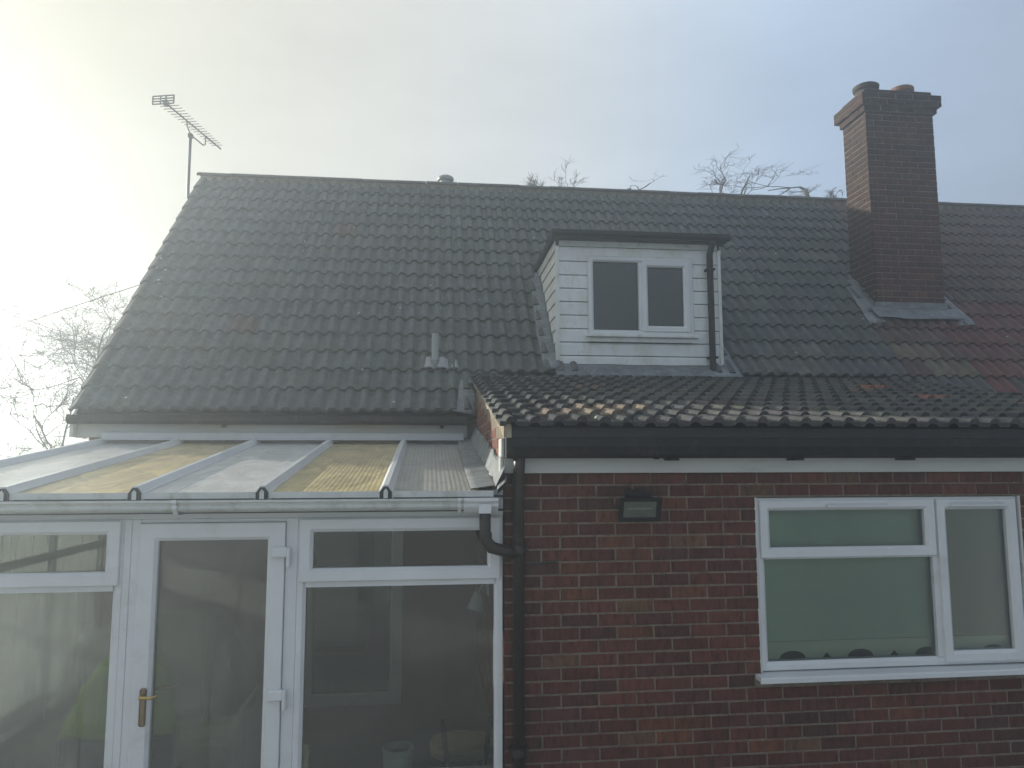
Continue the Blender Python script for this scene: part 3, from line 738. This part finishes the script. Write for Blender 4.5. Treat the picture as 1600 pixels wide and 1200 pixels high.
# floodlight
fl = thing('floodlight', (1.24, EYF, 2.19), 'black halogen floodlight fixed to the brick wall under the eaves', 'floodlight')
tl = R(18)
def fp(u, v, d):    # u across, v up the face, d out of the face; face tilted downward
    n = Vector((0, -math.cos(tl), -math.sin(tl))); upf = Vector((0, -math.sin(tl), math.cos(tl)))
    return Vector((1.232, EYF-.135, 2.185))+Vector((1, 0, 0))*u*1.22+upf*v*.98+n*d
def fbox(mb, u0, u1, v0, v1, d0, d1, taper=0):
    q = [fp(u0, v0, d1), fp(u1, v0, d1), fp(u1, v1, d1), fp(u0, v1, d1), fp(u0+taper, v0+taper, d0), fp(u1-taper, v0+taper, d0), fp(u1-taper, v1-taper*.4, d0), fp(u0+taper, v1-taper*.4, d0)]
    return mb.add(q, [(0, 1, 2, 3), (4, 7, 6, 5), (0, 4, 5, 1), (1, 5, 6, 2), (2, 6, 7, 3), (3, 7, 4, 0)])
fbox(MB(), -.09, .09, -.065, .065, -.085, 0, .03).build('housing', 'black_metal', fl, bevel=.006)
rim = MB()
for a in ((-.103, .103, -.074, -.052), (-.103, .103, .052, .074), (-.103, -.083, -.0518, .0518), (.083, .103, -.0518, .0518)): fbox(rim, *a, 0.001, .016)
rim.build('rim', 'black_metal', fl)
fbox(MB(), -.0828, .0828, -.0515, .0515, .003, .008).build('lens', 'glass', fl)
fbox(MB(), -.08, .08, -.05, .05, .0012, .0022).build('reflector', 'lamp_reflector', fl)
MB().tube([fp(-.06, .004, .0035), fp(.06, .004, .0035)], .004, 8).build('lamp_tube', 'white_plastic', fl)
fbox(MB(), -.075, .06, .067, .10, -.08, -.01, .01).build('junction_box', 'black_metal', fl, bevel=.004)
MB().box(1.215, 1.275, EYF-.07, EYF-.002, 2.17, 2.21).build('bracket', 'black_metal', fl)
MB().tube([(1.16, EYF-.06, 2.19), (1.13, EYF-.03, 2.185), (1.12, EYF-.004, 2.188)], .008, 6).build('cable', 'cable', fl)

# ------------------------------------------------------------ conservatory
CL, CR, CF, CB = -2.98, .438, 4.40, 7.15
cons = thing('conservatory', (CL, CF, 0), 'white lean-to conservatory with stained ribbed plastic roof', 'conservatory')
FY = CF
MB().box(CL, -1.66, FY+.01, FY+.2, 0, .60).box(-.735, CR, FY+.01, FY+.2, 0, .60).box(CL, CL+.15, FY+.2, CB, 0, .6).build('dwarf_wall', 'mortar', cons)
MB().box(CL+.02, -1.66, FY+.0, FY+.28, .602, .632).box(-.735, CR-.0, FY+.0, FY+.28, .602, .632).build('window_board', 'upvc', cons)
MB().box(CL, CR, FY+.02, 7.19, .0, .03).build('floor', 'inner_floor', cons)
MB().box(CL+.02, CR, FY+.004, FY+.07, 2.1465, 2.30).build('eaves_beam', 'upvc', cons)
MB().box(-1.689, -1.651, FY-.002, FY+.07, .634, 2.146).build('corner_post', 'upvc', cons, bevel=.003)
def cwin(x0, x1, right, gx0, gx1, mats):
    w_ = MB().loop(x0, x1, .634, 2.1455, PF(.05, FY, FY+.07)).box(x0+.048, x1-.048, FY+.002, FY+.068, 1.752, 1.800).build('window', 'upvc', cons)
    MB().loop(x0+.012, x1-.016, 1.785, 2.138, PF(.074, FY-.022, FY+.05)).build('sash', 'upvc', w_)
    MB().box(x0+.078, x1-.082, FY+.022, FY+.027, 1.852, 2.07).build('pane', mats[0], w_)
    MB().box(x0+.045, x1-.045, FY+.03, FY+.035, .68, 1.756).build('pane', mats[1], w_)
    return w_
cwin(CL+.03, -1.6895, False, 0, 0, ('glass_mist', 'glass_fog'))
cwin(-.742, CR-.002, True, 0, 0, ('glass', 'glass_haze'))
# side glazing of the conservatory
sd_ = MB()
for (y0, y1) in ((FY+.09, 5.3), (5.3, 6.2), (6.2, 7.1)):
    sd_.box(CL+.02, CL+.08, y0, y0+.06, .634, 2.36+.1*(y0-4.4)/1.0)
sd_.box(CL+.02, CL+.08, FY+.07, 7.12, 1.72, 1.78).box(CL+.02, CL+.08, FY+.07, 7.12, .634, .69).box(CL+.02, CL+.08, FY+.07, 7.12, 2.14, 2.22).box(CL+.02, CL+.08, 7.06, 7.12, .634, 2.6)
sd_.build('side_frame', 'upvc', cons)
MB().box(CL+.045, CL+.05, FY+.1, 7.06, .69, 1.72).build('side_pane', 'glass_steam', cons)
MB().box(CL+.045, CL+.05, FY+.1, 7.06, 1.78, 2.14).build('side_pane', 'glass_steam', cons)
MB().prism([(FY+.07, 2.22), (7.1, 2.22), (7.1, 2.62), (FY+.07, 2.29)], CL+.044, CL+.05, 'X').build('side_pane', 'glass', cons)
# door
dfr = MB()
for b_ in ((-1.6505, -1.603, .03, 2.1455), (-.809, -.7425, .03, 2.1455), (-1.603, -.809, 2.124, 2.1455)): dfr.box(b_[0], b_[1], FY, FY+.07, b_[2], b_[3])
dfr.build('door_frame', 'upvc', cons, bevel=.003)
door = MB().loop(-1.601, -.811, .05, 2.122, PF(.097, FY-.020, FY+.05)).build('door', 'upvc', cons)
MB().box(-1.51, -.905, FY+.02, FY+.026, .12, 2.03).build('pane', 'glass_fog', door)

hp = MB(); hp.box(-1.556, -1.520, FY-.031, FY-.0205, 1.035, 1.235); hp.build('handle_plate', 'brass_dull', door, bevel=.008)
MB().tube([(-1.538, FY-.03, 1.195), (-1.538, FY-.062, 1.195)], .0095, 10).tube([(-1.546, FY-.062, 1.194), (-1.52, FY-.066, 1.196), (-1.49, FY-.066, 1.194), (-1.455, FY-.062, 1.203)], [.009, .0095, .009, .008], 10).build('handle', 'brass', door, smooth=True)
MB().tube([(-1.53, FY+.055, 1.205), (-1.47, FY+.085, 1.205), (-1.40, FY+.085, 1.205)], .009, 8).build('inner_handle', 'brass', door, smooth=True)
for zz in (1.955, 1.175, .4):
    MB().box(-.882, -.792, FY-.047, FY-.0205, zz-.03, zz+.03).build('hinge', 'upvc', door, bevel=.008)
    MB().box(-.80, -.778, FY-.044, FY-.002, zz-.085, zz+.026).build('hinge_pin', 'upvc', door, bevel=.006)
# roof
def cro(x, t, h=0):   # t 0..1 along the slope
    return Vector((x, 4.30+(CB-4.30)*t, 2.29+.365*t+h))
bars = [-2.955, -2.28, -1.602, -.925, -.243]
edges = bars+[.375]
pm = ['poly_opal', 'poly_yellow', 'poly_opal', 'poly_yellow', 'poly_clear']
for k in range(5):
    a, b = edges[k]+.003, edges[k+1]-.003
    q = [cro(a, 0), cro(b, 0), cro(b, 1), cro(a, 1)]
    MB().add([*q, *[v-Vector((0, 0, .022)) for v in q]], [(0, 1, 2, 3), (4, 7, 6, 5), (0, 4, 5, 1), (1, 5, 6, 2), (2, 6, 7, 3), (3, 7, 4, 0)]).build('roof_panel', pm[k], cons)
    a2, b2 = a+.03, b-(.03 if k < 4 else .0)
    MB().box(a2, b2, 4.282, 4.2985, 2.262, 2.297).build('panel_end_trim', 'upvc_grubby', cons)
for k, x in enumerate(bars):
    pr = [(-.042, -.05), (-.042, .006), (-.034, .014), (-.014, .044), (.014, .044), (.034, .014), (.042, .006), (.042, -.05)]
    vs = []; fs = []
    for t in (-.004, 1.0):
        vs += [cro(x, t)+Vector((dx, 0, dz)) for dx, dz in pr]
    n = len(pr)
    fs = [tuple(range(n)), tuple(range(n, 2*n))[::-1]]+[(i, i+n, (i+1) % n+n, (i+1) % n) for i in range(n)]
    bar = MB().add(vs, fs).build('glazing_bar', 'upvc', cons)
    c0 = cro(x, -.004)
    MB().prism([(x+dx*.8, c0.z+dz*.8) for dx, dz in pr], c0.y-.016, c0.y-.001, 'Y').build('end_cap', 'felt', bar)
    MB().prism([(x-.012, c0.z-.03), (x-.012, c0.z+.01), (x, c0.z+.025), (x+.012, c0.z+.01), (x+.012, c0.z-.03)], c0.y-.020, c0.y-.0165, 'Y').build('end_cap_screw_cover', 'upvc_grubby', bar)
MB().box(CL, CR-.05, CB-.0, CB+.04, 2.60, 2.668).build('wall_plate', 'upvc_grubby', cons)
MB().box(CL, CR, FY-.09, FY+.003, 2.2565, 2.266).box(CL, CR, 4.30, FY+.003, 2.18, 2.186).build('eaves_underlay', 'felt', cons)
# gutter (ogee)
og = [(FY-.145, 2.255), (FY-.145, 2.243), (FY-.132, 2.238), (FY-.125, 2.225), (FY-.128, 2.21), (FY-.118, 2.198), (FY-.10, 2.192), (FY-.09, 2.178), (FY-.02, 2.174), (FY-.003, 2.182), (FY-.003, 2.25), (FY-.012, 2.25), (FY-.012, 2.19), (FY-.088, 2.186), (FY-.115, 2.215), (FY-.118, 2.24), (FY-.137, 2.255)]
gut = MB().prism(og, CL-.03, .40, 'X').build('gutter', 'upvc_grubby', cons)
def ogx(x0, x1, o=.005, name='gutter_bracket'):
    MB().prism([(FY-.148-o, 2.258), (FY-.148-o, 2.24), (FY-.128-o, 2.225), (FY-.131-o, 2.208), (FY-.118-o, 2.194), (FY-.098-o, 2.176), (FY-.09, 2.170), (FY-.004, 2.170), (FY-.004, 2.1735), (FY-.09, 2.1735), (FY-.145, 2.24), (FY-.145, 2.258)], x0, x1, 'X').build(name, 'upvc', gut)
ogx(.165, .185, .006); ogx(.2, .395, .002, 'running_outlet'); ogx(.228, .245, .007); ogx(.375, .398, .008, 'stop_end')
ogx(-1.4, -1.375); ogx(-2.4, -2.375)
MB().box(.285, .355, FY-.162, FY-.10, 2.17, 2.222).build('outlet', 'upvc', gut)
MB().tube([(.322, FY-.128, 2.175), (.322, FY-.128, 2.06), (.328, FY-.128, 2.015), (.36, FY-.122, 1.975), (.43, FY-.09, 1.952), (.52, FY-.058, 1.925)], [.033, .033, .035, .036, .033, .03], 14).build('outlet_pipe', 'pipe_brown', cons, smooth=True)
MB().tube([(.322, FY-.128, 2.06), (.323, FY-.128, 2.03)], .039, 14).build('pipe_collar', 'pipe_brown', cons)
# lead along the extension wall
lead_strip('abutment_flashing', [cro(.245, .01, .016), cro(.245, .5, .02), cro(.27, 1.0, .03)], [Vector((.17, 0, .02)), Vector((.175, 0, .02)), Vector((.15, 0, .03))], cons, amp=.006)
lead_strip('flashing_roll', [cro(.385, -.01, .03), cro(.39, .25, .035), cro(.39, .6, .04), cro(.39, 1.0, .05)], [Vector((.052, 0, .12))]*4, cons, amp=.016)
lead_strip('flashing_lump', [cro(.40, -.03, .03), cro(.40, .06, .05)], [Vector((.05, .0, .05))]*2, cons, amp=.03, thick=.03)
for k in range(7):
    p = cro(0, .03+k*.14)
    MB().prism([(p.y, p.z+.07), (p.y+.38, p.z+.12), (p.y+.38, p.z+.20), (p.y+.19, p.z+.20), (p.y+.18, p.z+.14), (p.y, p.z+.14)], EXL-.014-.001*(k % 2), EXL-.005-.001*(k % 2), 'X').build('step_flashing', 'lead', cons)

# back door and window of the house, seen through the conservatory
bw = MB().loop(-1.16, -.235, .25, 2.15, PF(.11, 7.14, 7.19)).build('back_window', 'upvc', house)
MB().box(-1.06, -.335, 7.16, 7.166, .34, 2.05).build('pane', 'glass', bw)
MB().box(-1.05, -.345, 7.185, 7.195, .35, 2.04).build('dark_backing', 'dark_glassless', bw)

# ------------------------------------------------------------ things inside the conservatory
jk = thing('work_jacket', (-1.82, 4.8, .6), 'bright yellow green work jacket with navy lower band, behind the fogged glass', 'jacket')
def slab(rows, y, d, n=18):
    """soft upright body: rows = [(z, x0, x1, depth)]"""
    vs = []; fs = []
    for z_, x0, x1, dp in rows:
        for k in range(n):
            t = 2*math.pi*k/n; cx_ = (x0+x1)/2
            vs.append((cx_+(x1-x0)/2*math.copysign(abs(math.cos(t))**.6, math.cos(t)), y+dp*math.copysign(abs(math.sin(t))**.8, math.sin(t)), z_+.006*math.sin(k*2.3)))
    for i in range(len(rows)-1):
        for k in range(n): a, b = i*n+k, i*n+(k+1) % n; fs.append((a, b, b+n, a+n))
    fs += [tuple(range(n))[::-1], tuple(range((len(rows)-1)*n, len(rows)*n))]
    return MB().add(vs, fs)
slab([(.87, -2.14, -1.50, .12), (.97, -2.11, -1.50, .13), (1.11, -2.05, -1.52, .13), (1.22, -1.98, -1.55, .12), (1.28, -1.93, -1.60, .08), (1.30, -1.85, -1.67, .04)], 4.82, .1).build('jacket_body', 'hivis', jk, smooth=True)
slab([(.59, -2.15, -1.50, .12), (.75, -2.14, -1.50, .125), (.865, -2.14, -1.50, .122)], 4.82, .1).build('navy_band', 'navy', jk, smooth=True)
MB().box(-1.65, -1.59, 4.68, 4.692, .79, .83).build('reflective_tab', 'reflective', jk)
ch0 = thing('storage_box', (-1.83, 4.85, .03), 'dark storage box standing under the yellow green jacket', 'box')
MB().box(-2.1, -1.53, 4.69, 5.0, .03, .555).build('box_body', 'navy', ch0, bevel=.02)
MB().box(-2.12, -1.51, 4.67, 5.02, .5555, .585).build('lid', 'dark_glassless', ch0, bevel=.008)
sh = thing('armchair', (-1.95, 6.2, .03), 'pale cloth covered armchair behind the fogged glass, deep inside the conservatory', 'armchair')
slab([(.45, -2.9, -1.35, .25), (.9, -2.85, -1.4, .22), (1.12, -2.7, -1.5, .2), (1.25, -2.35, -1.62, .16), (1.31, -2.2, -1.8, .08)], 6.4, .2).build('backrest', 'pale_cloth', sh, smooth=True)
MB().box(-2.9, -1.35, 5.7, 6.3, .10, .50).build('seat', 'pale_cloth', sh, bevel=.05)
for xx in (-2.98, -1.345): MB().box(xx, xx+.07, 5.68, 6.3, .10, .72).build('armrest', 'pale_cloth', sh, bevel=.03)
for xx in (-2.85, -1.45):
    for yy in (5.75, 6.25): MB().box(xx, xx+.05, yy, yy+.05, .03, .0995).build('leg', 'navy', sh)
chr_ = thing('dining_chair', (.25, 5.25, .03), 'dining chair with cream seat and two dark back posts', 'chair')
slab([(.50, .03, .47, .2), (.545, .02, .48, .21), (.56, .04, .46, .19)], 5.3, .1, 24).build('seat', 'cream_fabric', chr_, smooth=False)
for xx, dx in ((.135, -.03), (.385, .03)):
    MB().tube([(xx, 5.08, .03), (xx, 5.07, .5), (xx+dx, 5.02, .80)], [.017, .018, .014], 8).build('back_post', 'black_metal', chr_)
    MB().tube([(xx, 5.46, .03), (xx, 5.45, .498)], .016, 8).build('leg', 'black_metal', chr_)
pt = thing('plant_pot', (-.165, 4.56, .632), 'grey glazed pot with wide rim standing on the window board', 'pot')
MB().lathe((-.165, 4.56, .632), [(.055, 0), (.08, .05), (.088, .11), (.082, .145), (.092, .155), (.094, .172), (.082, .172), (.076, .12)], 24).build('pot_body', 'glaze_grey', pt, smooth=False)
MB().lathe((-.165, 4.56, .632), [(.0, .13), (.077, .135)], 18).build('soil', 'dark_glassless', pt)
bt = thing('plastic_bottle', (-.69, 4.53, .632), 'cream plastic bottle with rounded cap beside the door frame', 'bottle')
MB().lathe((-.69, 4.53, .632), [(.02, 0), (.022, .01), (.021, .14), (.017, .155)], 16).build('bottle_body', 'cream_plastic', bt)
MB().lathe((-.69, 4.53, .7885), [(.025, 0), (.026, .03), (.022, .048), (.012, .055)], 16).build('cap', 'cream_plastic', bt, smooth=False)
wlp = thing('wall_lamp', (EXL-.004, 5.5, 1.5), 'small white wall lamp with tilted shade on a short arm', 'lamp')
MB().box(EXL-.02, EXL-.006, 5.46, 5.54, 1.50, 1.60).build('backplate', 'white_plastic', wlp)
MB().tube([(EXL-.02, 5.5, 1.56), (EXL-.05, 5.5, 1.57), (EXL-.075, 5.5, 1.52)], .008, 8).build('arm', 'white_plastic', wlp)
MB().tube([(EXL-.075, 5.5, 1.515), (EXL-.10, 5.5, 1.40)], [.035, .062], 16).build('lamp_shade', 'white_plastic', wlp)

# ------------------------------------------------------------ television aerial
ar = thing('television_aerial', (-3.19, 9.9, 5.9), 'grey television aerial on a bent mast above the left gable', 'aerial')
MB().tube([(-3.05, 9.9, 5.86), (-3.16, 9.9, 5.9), (-3.225, 9.9, 5.98), (-3.232, 9.9, 6.1), (-3.232, 9.9, 6.88)], .019, 10).build('mast', 'alu', ar, smooth=True)
MB().box(-3.12, -3.05, 9.83, 9.97, 5.78, 5.94).build('wall_bracket', 'alu', ar)
A = Vector((-3.335, 9.19, 6.957)); B = Vector((-3.02, 10.55, 6.957)); bd = (B-A).normalized(); side = Vector((bd.y, -bd.x, 0)); up = Vector((0, 0, 1))
MB().tube([A-bd*.03, B], .010, 8).build('boom', 'alu', ar)
for k in range(17):
    c = A+bd*(.12+k*.073); h = .125-.003*k
    MB().tube([c-side*h+up*.008, c+side*h+up*.008], .0048, 6).build('director_rod', 'alu', ar)
MB().tube([A+bd*.52, A+bd*.52-up*.07, A+bd*.60-up*.13, Vector((-3.232, 9.9, 6.86)), A+bd*.93-up*.15, A+bd*.98-up*.12, A+bd*.98], .009, 8).build('cradle', 'alu', ar, smooth=True)
MB().box(-3.26, -3.204, 9.872, 9.928, 6.82, 6.87).build('mast_clamp', 'alu', ar)
rf = MB(); rc = A-bd*.02
def rbar(u0, v0, u1, v1, r=.006): rf.tube([rc+side*u0+up*v0, rc+side*u1+up*v1], r, 6)
for v in (-.035, .0, .035, .07): rbar(-.14, v, .14, v, .008)
for u in (-.14, -.035, .035, .14): rbar(u, -.035, u, .07, .009)
rf.build('reflector', 'alu', ar)
MB().box(A.x-.03, A.x+.03, A.y+.03, A.y+.12, 6.95, 7.0).build('dipole_box', 'grey_plastic', ar)
cb_ = MB().tube([(-3.13, 8.42, 4.47), (-4.6, 9.6, 4.36), (-7.0, 11.6, 4.15), (-12.5, 16, 3.8), (-22, 24, 4.4)], .0045, 6).build('overhead_cable', 'cable')
tag(cb_, 'thin overhead cable running from the left gable past the bare tree', 'cable')

# ------------------------------------------------------------ trees
def tree(name_label, base, height, spread, seed, lean=(0, 0, 0), depth=6, trunk_r=.22, group=None, gnarl=.45, start=.28, splits=(2, 3), first=7, up_pull=.25, sight=8.2, pct=.8):
    r = random.Random(seed)
    t = thing('bare_tree', base, name_label, 'tree', group)
    tr = MB(); cr = MB()
    P = Vector(base); top = P+Vector((lean[0], lean[1], height*.62))
    pts = []; n = 7
    for k in range(n):
        q = P.lerp(top, k/(n-1)); pts.append(q+Vector((r.uniform(-.12, .12), r.uniform(-.12, .12), 0))*(1 if k else 0))
    rad = [trunk_r*(1-.62*k/(n-1)) for k in range(n)]
    tr.tube(pts, rad, 10)
    def grow(p, d, L, rd, dep):
        steps = 4 if dep > 2 else 3
        pts_ = [p]; rr = [rd]; dd = d.copy()
        for s_ in range(steps):
            dd = (dd+Vector((r.gauss(0, gnarl), r.gauss(0, gnarl), r.gauss(0, gnarl)+up_pull*.3))*.5).normalized()
            p = p+dd*(L/steps); pts_.append(p); rr.append(rd*(1-.45*(s_+1)/steps))
        cr.tube(pts_, rr, 6 if dep > 3 else (4 if dep > 1 else 3), caps=False)
        if dep <= 0: return
        for _ in range(r.randint(*splits)+(1 if dep <= 2 else 0)):
            a = Vector((r.gauss(0, 1), r.gauss(0, 1), r.gauss(0, 1)+up_pull)).normalized()
            nd = (dd*.75+a*.75).normalized(); k = r.randint(max(1, steps-2), steps)
            grow(pts_[k], nd, L*r.uniform(.55, .8), max(rr[k]*.72, .0045), dep-1)
    for k in range(first):
        f = start+(1-start)*(k+.5)/first; i0 = min(n-2, int(f*(n-1))); q = pts[i0].lerp(pts[i0+1], f*(n-1)-i0)
        az = k*2.4+r.uniform(-.5, .5); el = r.uniform(.15, .75)+.5*f
        d = Vector((math.cos(az)*math.cos(el), math.sin(az)*math.cos(el), math.sin(el)))
        grow(q, d, spread*r.uniform(.32, .46)*(1.15-.35*f), trunk_r*.42*(1-.4*f), depth-2)
    grow(pts[-1], Vector((0, 0, 1)), height*.16, rad[-1]*.9, depth-1)
    zs = sorted(v[2] for v in cr.v); k_ = sight/zs[int(len(zs)*pct)]; kt = max(0, (height-sight)/(zs[-1]*k_-sight))
    fz = lambda z_: z_*k_ if z_*k_ < sight else sight+(z_*k_-sight)*kt
    for m_ in (tr, cr): m_.v = [(v[0], v[1], fz(v[2])) for v in m_.v]
    tr.build('trunk', 'bark', t, smooth=True); cr.build('crown', 'bark', t)
    return t
tree('broad bare oak with spreading twiggy limbs left of the house', (-5.35, 13.4, 0), 5.4, 5.0, 11, (-.1, 0, 0), 7, .13, gnarl=.5, first=13, start=.3, splits=(3, 3), up_pull=.15, sight=4.4, pct=.72)
G = 'bare treetops showing above the ridge'
tree('bare treetop of upright fine twigs right of the ridge flue', (2.5, 15.2, 0), 8.78, 2.0, 21, (0, 0, 0), 7, .12, G, gnarl=.3, up_pull=.8, pct=.86)
tree('sparse bare treetop of few thick crooked branches above the dormer', (4.3, 15.2, 0), 8.75, 2.2, 35, (0, 0, 0), 6, .16, G, gnarl=.45, splits=(1, 2), pct=.7, sight=8.3)
tree('wide bare treetop with forked twigs between dormer and chimney', (6.6, 15.2, 0), 8.62, 3.4, 43, (0, 0, 0), 6, .2, G, gnarl=.5, pct=.72)
tree('gnarled dense bare treetop just left of the chimney', (8.55, 15.2, 0), 9.15, 1.5, 54, (0, 0, 0), 7, .14, G, gnarl=.6, up_pull=.5, pct=.62, sight=8.55)

# garden fence to the left, glimpsed through the glazing
fn = thing('garden_fence', (-10, 15.5, 0), 'pale close boarded garden fence beyond the conservatory', 'fence')
for k in range(80):
    MB().box(-16+k*.15, -15.86+k*.15, 15.5, 15.52, .05, 1.25+rnd.uniform(-.006, .006)).build('fence_board', 'fence_wood', fn)
for k in range(5): MB().box(-15.95+k*2.9, -15.85+k*2.9, 15.52, 15.6, 0, 1.3).build('post', 'fence_wood', fn)

# ------------------------------------------------------------ air
ztop = max((o.matrix_basis.translation.z+0 if o.type != 'MESH' else max(v.co.z for v in o.data.vertices)) for o in COL.objects if o.name.startswith('crown'))
hz = MB().box(-60, 60, -60, 60, -1, max(7.8, ztop+.25)).build('haze', 'felt'); hz.data.materials.clear()
b = NB('haze_air'); pv = b.n('ShaderNodeVolumePrincipled'); pv.inputs['Density'].default_value = HAZE; pv.inputs['Anisotropy'].default_value = .72
pv.inputs['Color'].default_value = (.84, .93, 1, 1); b.l(pv.outputs[0], b.out.inputs['Volume'])
hz.data.materials.append(b.m); tag(hz, 'pale morning mist', None, None, 'stuff')
